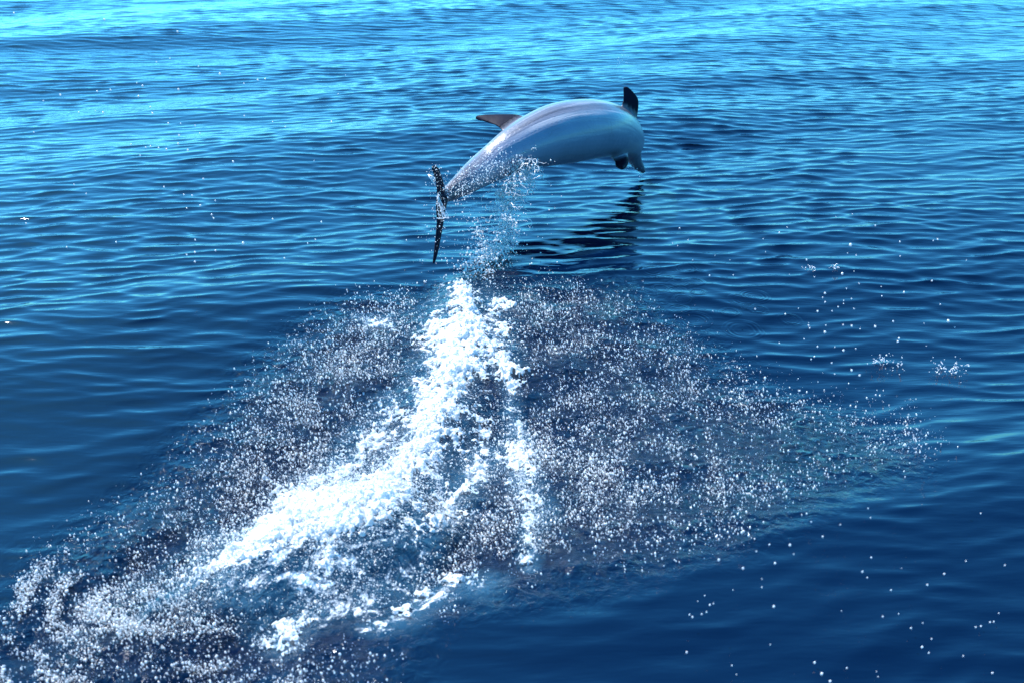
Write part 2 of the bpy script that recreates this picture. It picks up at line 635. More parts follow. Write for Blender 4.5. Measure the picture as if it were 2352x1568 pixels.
def build_dolphin():
    V, F, cols, C, L = dolphin_body()
    parts = [(V, F, np.zeros(len(V)))]
    # dorsal fin, swept back towards the tail, rising on the far side of the back
    lead = pts([(900, 345), (820, 326), (740, 324), (640, 325), (560, 327), (510, 333), (490, 345)], 7.78, 7.78)
    trail = pts([(735, 480), (690, 432), (655, 402), (610, 386), (560, 369), (515, 359), (492, 352)], 7.58, 7.78)
    parts.append((*fin(lead, trail, 0.062), None))
    # the flipper that sticks up beside the head
    lead = pts([(700, 700), (750, 600), (782, 480), (796, 360), (775, 275), (700, 180), (625, 120), (578, 113)], 8.50, 8.36, zh)
    trail = pts([(560, 640), (590, 575), (548, 525), (518, 468), (535, 400), (560, 300), (556, 190), (560, 125)], 8.40, 8.36, zh)
    parts.append((*fin(lead, trail, 0.066), None))
    # the flipper on the lower side, seen almost end on
    lead = pts([(600, 1060), (628, 1140), (642, 1230), (640, 1300), (600, 1350), (560, 1368)], 8.55, 8.22, zh)
    trail = pts([(400, 1130), (365, 1190), (400, 1230), (432, 1270), (432, 1325), (470, 1352)], 8.50, 8.26, zh)
    parts.append((*fin(lead, trail, 0.07), None))
    # tail flukes: blades that stand upright in the picture, seen nearly edge on
    lead = pts([(300, 930), (262, 935), (248, 880), (232, 815), (212, 745), (192, 712), (178, 703)], 7.10, 6.96)
    trail = pts([(215, 1000), (205, 940), (202, 880), (188, 810), (170, 750), (160, 720), (162, 706)], 6.86, 6.90)
    parts.append((*fin(lead, trail, 0.052), None))
    lead = pts([(300, 930), (272, 985), (252, 1060), (240, 1130), (226, 1220), (206, 1330), (190, 1410), (174, 1458)], 7.10, 6.90)
    trail = pts([(215, 940), (196, 985), (198, 1060), (203, 1130), (196, 1220), (186, 1330), (178, 1410), (171, 1455)], 6.84, 6.88)
    parts.append((*fin(lead, trail, 0.05), None))
    allV, allF, allC = [], [], []
    off = 0
    for k, (v, f, _) in enumerate(parts):
        allV.append(v)
        allF += [tuple(a + off for a in q) for q in f]
        if k == 0:
            allC.append(np.column_stack([cols, np.zeros(len(v))]))
        else:
            s = (0.62, -0.3) if k == 1 else ((0.85, 0) if k in (2, 3) else (0.0, 0.3))
            allC.append(np.column_stack([np.full(len(v), s[0]), np.full(len(v), s[1]), np.ones(len(v))]))
        off += len(v)
    allV = np.vstack(allV)
    allC = np.vstack(allC)
    # the fins fade into the skin colour at their roots
    body = parts[0][0]
    kd = kdtree.KDTree(len(body))
    for i, p in enumerate(body):
        kd.insert(p, i)
    kd.balance()
    for i in range(len(body), len(allV)):
        co, j, d = kd.find(allV[i])
        if d < 0.05:
            allC[i, 2] = d / 0.05
            allC[i, :2] = cols[j]
    me = bpy.data.meshes.new('dolphin_raw')
    me.from_pydata([tuple(p) for p in allV], [], allF)
    tmp = bpy.data.objects.new('dolphin_raw', me)
    COL.objects.link(tmp)
    md = tmp.modifiers.new('r', 'REMESH')
    md.mode = 'VOXEL'
    md.voxel_size = 0.0085
    md.use_smooth_shade = True
    sm = tmp.modifiers.new('s', 'SMOOTH')
    sm.factor = 0.5
    sm.iterations = 6
    dg = bpy.context.evaluated_depsgraph_get()
    dg.update()
    out = bpy.data.meshes.new_from_object(tmp.evaluated_get(dg))
    bpy.data.objects.remove(tmp)
    out.name = 'dolphin'
    kd = kdtree.KDTree(len(allV))
    for i, p in enumerate(allV):
        kd.insert(p, i)
    kd.balance()
    nv = len(out.vertices)
    res = np.zeros((nv, 3))
    for i, v in enumerate(out.vertices):
        acc, ws = np.zeros(3), 0
        for co, j, d in kd.find_n(v.co, 5):
            wgt = 1 / (d + 0.004)
            acc += allC[j] * wgt
            ws += wgt
        res[i] = acc / ws
    attr(out, 'along', res[:, 0])
    attr(out, 'dorsal', res[:, 1])
    attr(out, 'fin', res[:, 2])
    # skin
    m = NT('dolphin_skin')
    al, do, fi = m.att('along'), m.att('dorsal'), m.att('fin')
    geo = m.n('ShaderNodeNewGeometry')
    n1 = m.n('ShaderNodeTexNoise', Vector=geo.outputs['Position'], Scale=5.0, Detail=5.0, Roughness=0.6)
    comb = m.n('ShaderNodeCombineXYZ', X=m.math('MULTIPLY', al, 3.0), Y=m.math('MULTIPLY', do, 4.0), Z=0.0)
    n2 = m.n('ShaderNodeTexNoise', Vector=comb.outputs[0], Scale=1.0, Detail=5.0, Roughness=0.62, Distortion=0.35)
    dd = m.math('ADD', do, m.math('MULTIPLY', m.math('SUBTRACT', n2.outputs[0], 0.5), 0.55))
    cape = m.ramp(dd, -0.62, 0.0)
    base = m.mix(cape, (0.16, 0.19, 0.265, 1), (0.11, 0.106, 0.125, 1))  # grey back, paler belly; the belly colour also carries the shade's blue
    gloss_streak = m.ramp(n2.outputs[0], 0.48, 0.64)
    base = m.mix(m.math('MULTIPLY', gloss_streak, 0.5), base, (0.32, 0.315, 0.35, 1))  # gloss of the lit flank painted as pale streaks
    ddn = m.math('ADD', do, m.math('MULTIPLY', m.math('SUBTRACT', n2.outputs[0], 0.5), 0.30))
    span = m.math('MULTIPLY', m.ramp(al, 0.22, 0.36), m.ramp(al, 0.84, 0.70))

    def stripe(c, wd):
        return m.math('MULTIPLY', m.ramp(m.math('ABSOLUTE', m.math('SUBTRACT', ddn, c)), wd, 0.0), span)
    base = m.mix(m.math('MULTIPLY', stripe(-0.16, 0.16), 0.75), base, (0.055, 0.05, 0.062, 1))
    base = m.mix(m.math('MULTIPLY', stripe(-0.46, 0.17), 0.85), base, (0.40, 0.40, 0.43, 1))  # bright ridge of light along the flank, put into the skin colour
    mott = m.ramp(n1.outputs[0], 0.35, 0.7)
    base = m.mix(m.math('MULTIPLY', mott, 0.22), base, (0.10, 0.105, 0.14, 1))
    # dark stock before the flukes, dark beak
    base = m.mix(m.ramp(al, 0.16, 0.02), base, (0.035, 0.035, 0.05, 1))
    base = m.mix(m.math('MULTIPLY', m.ramp(al, 0.82, 0.98), 0.85), base, (0.05, 0.055, 0.08, 1))
    # rake marks: thin dark scratches
    sc = m.n('ShaderNodeMapping', Vector=geo.outputs['Position'])
    sc.inputs['Rotation'].default_value = (0.3, 0.5, 0.9)
    sc.inputs['Scale'].default_value = (1.2, 6.0, 5.0)
    vs = m.n('ShaderNodeTexVoronoi', Vector=sc.outputs[0], Scale=1.6, _feature='DISTANCE_TO_EDGE')
    gate = m.ramp(n1.outputs[0], 0.54, 0.60)
    scr = m.math('MULTIPLY', m.ramp(vs.outputs['Distance'], 0.012, 0.004), gate)
    base = m.mix(m.math('MULTIPLY', scr, 0.45), base, (0.10, 0.10, 0.14, 1))
    base = m.mix(m.ramp(fi, 0.25, 0.95), base, (0.006, 0.0065, 0.016, 1))
    hb = m.math('ADD', m.math('MULTIPLY', n2.outputs[0], 0.022), m.math('MULTIPLY', n1.outputs[0], 0.010))
    bump = m.n('ShaderNodeBump', Height=hb, Strength=0.55, Distance=1.0)
    b = m.n('ShaderNodeBsdfPrincipled', Base__Color=base, Roughness=0.34, IOR=1.4, Normal=bump.outputs[0])
    m.t.links.new(m.math('MULTIPLY', m.math('SUBTRACT', 1.0, fi), 0.5), b.inputs['Coat Weight'])
    m.t.links.new(m.math('SUBTRACT', 0.5, m.math('MULTIPLY', fi, 0.43)), b.inputs['Specular IOR Level'])
    m.t.links.new(m.math('ADD', 0.32, m.math('MULTIPLY', fi, 0.25)), b.inputs['Roughness'])
    b.inputs['Specular Tint'].default_value = (0.72, 0.78, 1.0, 1)
    b.inputs['Coat Roughness'].default_value = 0.17
    m.t.links.new(b.outputs[0], m.out.inputs[0])
    link('dolphin', out, m.mat, label='grey dolphin leaping clear of the blue sea with arched back and beak pointing down', cat='dolphin')
    return C, L


DOL_C, DOL_L = build_dolphin()


# ------------------------------------------------------------------ foam on the water
def build_foam(name, x0, x1, y0, y1, step, pick, label, cat):
    xs = np.arange(x0, x1, step)
    ys = np.arange(y0, y1, step)
    X, Y = np.meshgrid(xs, ys)
    foam, milk, churn, heave = splash_fields(X, Y)
    wx = X + 0.035 * fbm(X * 9, Y * 9, 3, 81)
    wy = Y + 0.035 * fbm(X * 9, Y * 9, 3, 85)
    a = fbm(wx * 2.6, wy * 2.6, 3, 90)
    b = fbm(wx * 12, wy * 12, 4, 95, 0.62)
    f1, f2 = worley(wx * 11, wy * 11, 3)
    g1, g2 = worley(wx * 27, wy * 27, 9)
    lace = np.clip(1 - (f2 - f1) * 3.2, 0, 1) * 0.55 + np.clip(1 - (g2 - g1) * 2.6, 0, 1) * 0.30
    fine = fbm(X * 40, Y * 40, 2, 120)
    d = foam + 0.55 * a + 0.80 * b + 0.50 * lace + 0.42 * fine - 0.70
    d = np.where(foam > 0.02, d, -1)
    d = np.where(pick(X, Y), d, -1)
    zw, _, _ = wave(X, Y, None, 0.2)
    hgt = -0.010 + 0.022 * np.sqrt(np.clip(d, 0, 1)) + 0.034 * np.clip(d, 0, 1.2) * (0.5 + fbm(X * 6, Y * 6, 4, 130, 0.6)) + 0.012 * fine * np.clip(d * 3, 0, 1)
    Z = zw + heave + hgt
    ny, nx = X.shape
    ok = d > 0
    q = ok[:-1, :-1] & ok[1:, :-1] & ok[:-1, 1:] & ok[1:, 1:]
    I, J = np.nonzero(q)
    F = np.stack([I * nx + J, I * nx + J + 1, (I + 1) * nx + J + 1, (I + 1) * nx + J], -1)
    used, inv = np.unique(F, return_inverse=True)
    jit = (np.random.default_rng(5).random((len(used), 2)) - 0.5) * step * 0.7
    V = np.stack([X.ravel()[used] + jit[:, 0], Y.ravel()[used] + jit[:, 1], Z.ravel()[used]], -1)
    me = mesh_from(name, V, inv.reshape(F.shape))
    attr(me, 'thick', d.ravel()[used])
    o = link(name, me, M_FOAM, label=label, cat=cat, kind='stuff')
    return o, len(F)


def near_crest(X, Y):
    return poly_field(X, Y, CREST) < 1.75


NF = 0
o, k = build_foam('wave_foam', -2.2, -0.1, 2.9, 5.2, 0.0070, near_crest, 'thick white foam on the breaking crest at the lower left', 'foam')
NF += k
o, k = build_foam('trail_foam', -2.3, 1.3, 2.7, 8.0, 0.0080, lambda X, Y: ~near_crest(X, Y), 'white churned foam trail leading up to where the dolphin left the water', 'foam')
NF += k
print('foam quads', NF)

# ------------------------------------------------------------------ drops
_t = (1 + 5 ** 0.5) / 2
ICO_V = np.array([(-1, _t, 0), (1, _t, 0), (-1, -_t, 0), (1, -_t, 0), (0, -1, _t), (0, 1, _t), (0, -1, -_t), (0, 1, -_t),
                  (_t, 0, -1), (_t, 0, 1), (-_t, 0, -1), (-_t, 0, 1)], float)
ICO_V /= np.linalg.norm(ICO_V[0])
ICO_F = np.array([(0, 11, 5), (0, 5, 1), (0, 1, 7), (0, 7, 10), (0, 10, 11), (1, 5, 9), (5, 11, 4), (11, 10, 2), (10, 7, 6), (7, 1, 8),
                  (3, 9, 4), (3, 4, 2), (3, 2, 6), (3, 6, 8), (3, 8, 9), (4, 9, 5), (2, 4, 11), (6, 2, 10), (8, 6, 7), (9, 8, 1)])


OCT_V = np.array([(1, 0, 0), (-1, 0, 0), (0, 1, 0), (0, -1, 0), (0, 0, 1), (0, 0, -1)], float)
OCT_F = np.array([(0, 2, 4), (2, 1, 4), (1, 3, 4), (3, 0, 4), (2, 0, 5), (1, 2, 5), (3, 1, 5), (0, 3, 5)])


def drops_mesh(name, P, r, stretch=None, seed=1, fine=False):
    """many beads of water as one mesh: P (n,3) centres, r (n,) radii, stretch (n,3) extra elongation vectors"""
    g = np.random.default_rng(seed)
    n = len(P)
    S = r[:, None] * (0.75 + 0.5 * g.random((n, 3)))
    BV, BF = (OCT_V, OCT_F) if fine else (ICO_V, ICO_F)
    V = BV[None] * S[:, None, :]
    if stretch is not None:
        ln = np.linalg.norm(stretch, axis=1) + 1e-9
        h = stretch / ln[:, None]
        dot = np.einsum('nij,nj->ni', V, h)
        V = V + dot[..., None] * h[:, None, :] * (ln / r)[:, None, None]
    V = V + P[:, None, :]
    F = (BF[None] + (np.arange(n) * len(BV))[:, None, None]).reshape(-1, 3)
    return mesh_from(name, V.reshape(-1, 3), F)


def scatter_px(n, poly, dens, seed, zlift, soft=0.55):
    """beads thrown up over a patch of sea outlined in the photograph; uniform over the patch as seen, thinned by dens(x, y)"""
    g = np.random.default_rng(seed)
    P = np.array(poly, float)
    PW = ground(P[:, 0], P[:, 1])[:, :2]
    got = []
    tot = 0
    while tot < n:
        u = P.min(0) + g.random((n * 3, 2)) * (P.max(0) - P.min(0))
        u = u[in_poly(u[:, 0], u[:, 1], P)]
        G = ground(u[:, 0], u[:, 1])
        edge = sstep(0.0, soft, poly_dist(G[:, 0], G[:, 1], PW) + 0.16 * fbm(G[:, 0] * 2.2, G[:, 1] * 2.2, 3, seed + 40))
        k = g.random(len(G)) < dens(G[:, 0], G[:, 1]) * (0.04 + 0.96 * edge)
        G = G[k]
        got.append(G)
        tot += len(G)
    G = np.vstack(got)[:n]
    G[:, 2] = sea_z(G[:, 0], G[:, 1], 0.5) + zlift(g, len(G))
    return G, g


def clumps(seed, lo, hi, freq=7.0):
    def f(x, y):
        v = fbm(x * freq, y * freq, 4, seed, 0.65) + 0.5 * fbm(x * 1.7, y * 1.7, 2, seed + 9)
        return np.clip((v - lo) / (hi - lo), 0.015, 1)
    return f


def radii(g, G, k, lo=0.0010, hi=0.0050):
    return lo + (hi - lo) * g.random(k) ** 4.5


LEFT_POLY = [(1050, 650), (900, 668), (760, 690), (620, 790), (520, 870), (450, 960), (330, 1055), (220, 1120), (140, 1190), (60, 1225), (90, 1260),
             (10, 1340), (-40, 1400), (-60, 1660), (860, 1660), (960, 1500), (900, 1440), (700, 1420), (680, 1330), (800, 1180), (960, 1000), (1010, 860)]
RIGHT_POLY = [(1100, 650), (1240, 635), (1430, 650), (1580, 710), (1720, 780), (1840, 850), (2010, 890), (2140, 930), (2230, 1090), (2000, 1120), (1900, 1170),
              (1760, 1260), (1560, 1310), (1330, 1360), (1130, 1400), (950, 1440), (860, 1330), (980, 1150), (1060, 960), (1110, 800)]


def lift(top):
    return lambda g, n: 0.004 + top * g.random(n) ** 3


CL_L = clumps(300, -0.35, 0.55)


def left_dens(x, y):
    return CL_L(x, y) * (0.45 + 0.55 * sstep(3.3, 4.6, y))


G, g = scatter_px(21000, LEFT_POLY, left_dens, 11, lift(0.10))
r = radii(g, G, len(G))
me = drops_mesh('spray', G, r, np.array([0.0, 0, 1.0])[None] * (r * 0.8)[:, None], 2, True)
link('spray', me, M_DROP, label='dense glittering spray drops over the churned water left of the foam trail', cat='spray', kind='stuff')

CL_R = clumps(400, -0.3, 0.75, 6.0)


def thin_out(x, y):
    t = poly_field(x, y, [(p[0], p[1], 1.0) for p in TRAIL])
    return CL_R(x, y) * (0.30 + 0.70 * np.exp(-(t / 1.0) ** 1.5))


G, g = scatter_px(23000, RIGHT_POLY, thin_out, 12, lift(0.12), 0.45)
r = radii(g, G, len(G), 0.0009, 0.0046)
me = drops_mesh('spray', G, r, np.array([-0.15, 0, 1.0])[None] * (r * 1.0)[:, None], 3, True)
link('spray', me, M_DROP, label='fan of fine spray drops raining down right of the foam trail', cat='spray', kind='stuff')

ARC_C = ground(430, 1330)


def glint_arcs(x, y):
    d = np.hypot(x - ARC_C[0], (y - ARC_C[1]) * 1.15) + 0.10 * fbm(x * 4, y * 4, 3, 71)
    return CL_B(x, y) * sstep(-0.5, 0.9, np.sin(d * 2 * math.pi / 0.15))


CL_B = clumps(330, -0.2, 0.25, 4.0)
G, g = scatter_px(5200, [(-60, 1330), (120, 1240), (330, 1330), (560, 1420), (760, 1480), (900, 1640), (-80, 1640)], glint_arcs, 14, lift(0.03), 0.2)
r = radii(g, G, len(G), 0.0012, 0.0054)
me = drops_mesh('spray', G, r, np.array([0.0, 0, 1.0])[None] * (r * 0.4)[:, None], 6)  # beads added in place of sun glints on the ripples
link('spray', me, M_DROP, label='white beads standing in for sun glints on the dark water at the lower left end of the foam', cat='spray', kind='stuff')


# crumbs of froth round the foam
def foam_fringe(x, y):
    f, mk, ch, hv = splash_fields(x, y)
    return np.clip(f * 1.1 - 0.15, 0, 1) * np.clip(0.6 + 1.4 * fbm(x * 6, y * 6, 3, 500), 0.05, 1)


G, g = scatter_px(26000, [(1000, 630), (1180, 640), (1260, 1000), (1270, 1280), (900, 1480), (640, 1500), (460, 1400), (400, 1310), (500, 1190), (640, 1040), (860, 900)],
                  foam_fringe, 13, lambda g, n: 0.01 + 0.13 * g.random(n) ** 2.5)
r = radii(g, G, len(G), 0.0009, 0.0046)
me = drops_mesh('froth', G, r, None, 4, True)
link('froth', me, M_DROP, label='crumbs of white froth tossed up along the foam trail', cat='froth', kind='stuff')


# ------------------------------------------------------------------ water falling off the dolphin
def blobs_along(path, n, jitter, r0, r1, g):
    """beads strung along a path of world points, jittered"""
    C = catmull(path, 12)
    t = g.random(n) * (len(C) - 1)
    i = t.astype(int).clip(0, len(C) - 2)
    P = C[i] + (C[i + 1] - C[i]) * (t - i)[:, None]
    s = np.linspace(0, 1, len(C))[i]
    P = P + g.normal(size=(n, 3)) * (jitter[0] + (jitter[1] - jitter[0]) * s)[:, None]
    r = r0 + (r1 - r0) * g.random(n) ** 3
    return P, r


def strand(g, start, steps, step, r0, grav=0.5, wander=0.6):
    """a thread of water: an uneven tube that wanders and sags"""
    p = np.array(start, float)
    d = g.normal(size=3)
    d[2] -= grav
    d /= np.linalg.norm(d)
    pts_, rs = [], []
    for i in range(steps):
        pts_.append(p.copy())
        rs.append(r0 * (0.45 + 0.9 * g.random()) * (1 - 0.5 * i / steps))
        d = d + wander * g.normal(size=3) + np.array([0, 0, -grav * 0.2])
        d /= np.linalg.norm(d)
        p = p + d * step
    return catmull(np.column_stack([pts_, rs]), 3)


def tubes_mesh(name, strands, sides=5):
    V, F = [], []
    off = 0
    for S in strands:
        P, r = S[:, :3], np.maximum(S[:, 3], 0.0008)
        tan = np.gradient(P, axis=0)
        tan /= np.linalg.norm(tan, axis=1)[:, None] + 1e-9
        ref = np.array([0.3, 0.8, 0.5])
        u = np.cross(tan, ref)
        u /= np.linalg.norm(u, axis=1)[:, None] + 1e-9
        v = np.cross(tan, u)
        a = np.arange(sides) * 2 * math.pi / sides
        ring = P[:, None] + r[:, None, None] * (np.cos(a)[None, :, None] * u[:, None] + np.sin(a)[None, :, None] * v[:, None])
        n = len(P)
        V.append(ring.reshape(-1, 3))
        i = np.arange(n - 1)[:, None] * sides
        j = np.arange(sides)[None]
        j2 = (j + 1) % sides
        F.append((np.stack([i + j, i + j2, i + sides + j2, i + sides + j], -1).reshape(-1, 4)) + off)
        off += n * sides
    return mesh_from(name, np.vstack(V), np.vstack(F))


def merge_meshes(name, meshes):
    """join triangle and quad meshes into one"""
    V, loops, sizes, off = [], [], [], 0
    for m in meshes:
        n = len(m.vertices)
        co = np.empty(n * 3, np.float32)
        m.vertices.foreach_get('co', co)
        li = np.empty(len(m.loops), np.int32)
        m.loops.foreach_get('vertex_index', li)
        sz = np.empty(len(m.polygons), np.int32)
        m.polygons.foreach_get('loop_total', sz)
        V.append(co)
        loops.append(li + off)
        sizes.append(sz)
        off += n
    V, loops, sizes = np.concatenate(V), np.concatenate(loops), np.concatenate(sizes)
    me = bpy.data.meshes.new(name)
    me.vertices.add(len(V) // 3)
    me.vertices.foreach_set('co', V)
    me.loops.add(len(loops))
    me.loops.foreach_set('vertex_index', loops)
    me.polygons.add(len(sizes))
    me.polygons.foreach_set('loop_start', np.concatenate([[0], np.cumsum(sizes)[:-1]]).astype(np.int32))
    me.polygons.foreach_set('use_smooth', np.ones(len(sizes), bool))
    me.update(calc_edges=True)
    for m in meshes:
        bpy.data.meshes.remove(m)
    return me


g = np.random.default_rng(31)
P, R, ST = [], [], []


def add(p, r):
    P.append(p)
    R.append(r)


# the curtain from the belly down to the foam
main = [at(1215, 395, 7.45), at(1180, 430, 7.4), at(1165, 480, 7.35), at(1160, 540, 7.25), at(1120, 600, 7.1), at(1085, 650, 6.9)]
add(*blobs_along(main, 1500, (0.025, 0.075), 0.0018, 0.0075, g))
add(*blobs_along([at(1120, 585, 7.15), at(1095, 635, 7.0), at(1075, 690, 6.75)], 900, (0.06, 0.10), 0.0016, 0.0075, g))
add(*blobs_along([at(1060, 480, 7.2), at(1110, 520, 7.2), at(1090, 600, 7.1), at(1070, 680, 6.8)], 420, (0.06, 0.10), 0.0012, 0.005, g))
add(*blobs_along(main, 420, (0.10, 0.20), 0.0015, 0.005, g))
side = [at(1225, 375, 7.45), at(1215, 430, 7.4), at(1175, 450, 7.4), at(1140, 440, 7.4)]
add(*blobs_along(side, 190, (0.025, 0.04), 0.002, 0.007, g))
for a, b, n in (((1130, 475), (1165, 505), 160), ((1160, 520), (1185, 560), 240), ((1095, 520), (1125, 590), 200), ((1150, 570), (1120, 590), 200),
                ((1080, 610), (1140, 640), 260), ((1060, 640), (1110, 690), 380), ((1205, 405), (1170, 420), 70)):
    add(*blobs_along([at(*a, 7.3), at((a[0] + b[0]) / 2, (a[1] + b[1]) / 2, 7.28), at(*b, 7.2)], n, (0.022, 0.028), 0.002, 0.0075, g))
# flecks in front of the tail stock and flank
for k in range(1150):
    t = g.random()
    i = min(int(t * 5), 4)
    a = np.array([(285, 900), (400, 860), (520, 780), (650, 700), (800, 700), (960, 700)], float)
    c = a[i] + (a[i + 1] - a[i]) * (t * 5 - i) + g.normal(size=2) * np.array([55, 62])
    dd = np.interp(c[0], [250, 412, 575, 740, 900, 1070], [7.0, 7.12, 7.25, 7.42, 7.6, 7.8]) - 0.02 - 0.15 * g.random()
    p = at(*z1(*c), dd)
    add(p[None], np.array([0.0013 + 0.0035 * g.random() ** 3]))
for k in range(130):
    c = np.array([830, 690]) + g.normal(size=2) * np.array([80, 45])
    p = at(*z1(*c), 7.42 - 0.1 * g.random())
    add(p[None], np.array([0.002 + 0.005 * g.random() ** 3]))
# around the flukes
fl = [at(*z1(205, 930), 6.84), at(*z1(225, 1010), 6.84), at(*z1(240, 1060), 6.82), at(*z1(230, 1110), 6.82)]
add(*blobs_along(fl, 150, (0.012, 0.02), 0.0014, 0.005, g))
fl = [at(*z1(170, 720), 6.8), at(*z1(215, 850), 6.8), at(*z1(215, 1150), 6.78), at(*z1(180, 1440), 6.76)]
add(*blobs_along(fl, 240, (0.02, 0.09), 0.0012, 0.0035, g))
# a little water at the beak and the lower flipper
add(*blobs_along([at(*z1(1640, 720), 8.4), at(*z1(1680, 700), 8.6), at(*z1(1740, 760), 9.0), at(*z1(1765, 775), 9.05)], 130, (0.012, 0.016), 0.0014, 0.004, g))
# flecks thrown above the flipper
add(*blobs_along([at(1424, 130, 8.7), at(1432, 150, 8.7), at(1440, 175, 8.7)], 26, (0.03, 0.05), 0.001, 0.0028, g))
P = np.vstack(P)
R = np.concatenate(R)
drops = drops_mesh('d', P, R, np.array([0.1, 0, 1.0])[None] * (R * 0.35)[:, None], 5)
strands = []
for k in range(150):
    C = catmull(main, 12)
    c = C[g.integers(len(C))] + g.normal(size=3) * 0.06
    strands.append(strand(g, c, g.integers(6, 16), 0.014, 0.0034))
for k in range(30):
    C = catmull(side, 12)
    c = C[g.integers(len(C))] + g.normal(size=3) * 0.03
    strands.append(strand(g, c, g.integers(6, 18), 0.012, 0.0032))
for k in range(26):
    c = at(*z1(*(np.array([790, 700]) + g.normal(size=2) * np.array([90, 40]))), 7.40 - 0.08 * g.random())
    strands.append(strand(g, c, g.integers(5, 12), 0.012, 0.0028))
# torn loops and rims of thin water
for (a, b, rr) in ((1183, 425, 0.075), (1105, 530, 0.07), (1155, 545, 0.05), (1170, 480, 0.045), (1218, 380, 0.05), (1085, 640, 0.06), (1130, 630, 0.05)):
    c = at(a, b, 7.3)
    for q in range(1):
        ph = np.linspace(0, 2 * math.pi * (0.55 + 0.4 * g.random()), 16) + g.random() * 6
        ax1 = g.normal(size=3)
        ax1 /= np.linalg.norm(ax1)
        ax2 = np.cross(ax1, g.normal(size=3))
        ax2 /= np.linalg.norm(ax2)
        rad_ = rr * (0.6 + 0.6 * g.random()) * (1 + 0.25 * g.normal(size=16))
        pp = c + rad_[:, None] * (np.cos(ph)[:, None] * ax1 + np.sin(ph)[:, None] * ax2)
        strands.append(catmull(np.column_stack([pp, 0.0014 + 0.0014 * g.random(16)]), 4))
tub = tubes_mesh('t', strands)
link('falling_water', merge_meshes('falling_water', [drops, tub]), M_SHEET, label='torn curtain of water and drops streaming off the leaping dolphin', cat='falling water', kind='stuff')

# the clinging sheet of water on the flukes
sh = []
for k in range(9):
    a = np.array([205 + 10 * g.random(), 930 + 20 * g.random()])
    b = np.array([200 + 95 * g.random(), 1105 + 8 * g.normal()])
    mid = (a + b) / 2 + g.normal(size=2) * 14
    s = np.array([np.append(at(*z1(*a), 6.84), 0.0014), np.append(at(*z1(*mid), 6.80), 0.0010), np.append(at(*z1(*b), 6.78), 0.0016)])
    sh.append(catmull(s, 8))
s = [np.append(at(*z1(200 + 16 * i, 1108 + 3 * g.normal()), 6.78), 0.0034) for i in range(7)]
sh.append(catmull(s, 5))
for k in range(5):
    a = np.array([135 + 10 * g.random(), 770 + 25 * g.random()])
    b = np.array([185 + 8 * g.random(), 800 + 60 * g.random()])
    s = np.array([np.append(at(*z1(*a), 6.84), 0.003), np.append(at(*z1(*(a * .5 + b * .5 + g.normal(size=2) * 6)), 6.82), 0.003), np.append(at(*z1(*b), 6.84), 0.002)])
    sh.append(catmull(s, 8))
link('clinging_water', tubes_mesh('clinging_water', sh, 6), M_SHEET, label='white sheet of water still clinging to the tail flukes', cat='water sheet', kind='stuff')


# ------------------------------------------------------------------ single drops in flight
def ico2():
    V = [Vector(v) for v in ICO_V]
    F = []
    cache = {}

    def mid(a, b):
        k = (min(a, b), max(a, b))
        if k not in cache:
            V.append(((V[a] + V[b]) / 2).normalized())
            cache[k] = len(V) - 1
        return cache[k]
    for a, b, c in ICO_F.tolist():
        x, y, z = mid(a, b), mid(b, c), mid(c, a)
        F += [(a, x, z), (x, b, y), (z, y, c), (x, y, z)]
    me = mesh_from('water_drop', np.array([tuple(v) for v in V]), np.array(F))
    me.materials.append(M_DROP)
    return me


DROP = ico2()


def single(p, r, label, group, st=0.35, tilt=0.0):
    o = bpy.data.objects.new('water_drop', DROP)
    o.location = p
    o.scale = (r, r, r * (1 + st))
    o.rotation_euler = (0.2 * math.sin(p[0] * 9), tilt, 0)
    o['label'] = label
    o['category'] = 'water drop'
    o['group'] = group
    COL.objects.link(o)


g = np.random.default_rng(77)


def upl(a, b):      # enlargement of the upper left, 1200 x 900
    return a / 1.7425 / 1.4847, b / 1.7425 / 1.4847


for a, b, q in [(83, 78, 5), (620, 117, 6), (1307, 440, 7), (1061, 533, 6), (847, 512, 6), (813, 493, 4), (657, 535, 5), (577, 544, 5), (358, 565, 6), (258, 600, 4),
                (823, 573, 6), (895, 637, 5), (906, 674, 6), (613, 670, 6), (568, 660, 3), (468, 668, 4), (201, 787, 4), (1000, 733, 5), (1074, 735, 4), (1160, 747, 5),
                (1188, 793, 4), (1064, 806, 6), (1059, 855, 6), (989, 888, 6), (943, 880, 5), (895, 871, 5), (866, 877, 4), (778, 860, 4), (1116, 893, 6), (1385, 961, 6),
                (833, 925, 4), (1180, 396, 4), (1010, 349, 4), (930, 370, 4), (1450, 497, 4), (1532, 475, 5), (1575, 470, 4), (1452, 690, 4), (1620, 725, 4), (1695, 755, 4),
                (1208, 1064, 5), (975, 1113, 5), (1093, 1158, 5), (1142, 1163, 5), (1190, 1222, 6), (1280, 1193, 4), (1258, 1277, 5), (1270, 1298, 5), (1620, 1302, 5),
                (155, 1328, 5), (397, 1470, 5), (690, 1440, 5), (1160, 1427, 5), (1445, 1446, 8), (1280, 1490, 5), (1158, 1500, 6), (1110, 1515, 5), (1158, 1557, 6), (1910, 1320, 5),
                (1690, 1535, 5), (1875, 1425, 4), (1828, 1447, 4), (440, 1097, 4), (1970, 724, 5), (1866, 957, 3), (2010, 560, 3), (2053, 448, 3), (1110, 1238, 4), (1055, 188, 6), (512, 1153, 4)]:
    px, py = upl(a, b)
    d = 5.6 + 1.2 * g.random()
    single(at(px, py, d), q * 0.40 / FPX * d * 0.95, 'tiny bright water drop flying over the open blue ripples left of the dolphin', 'drops flying left of the dolphin', 0.15)


def rgt(a, b):      # enlargement of the right, 2200..3400 x 700..1500
    return (2200 + a / 1.96) / 1.4847, (700 + b / 1.96) / 1.4847


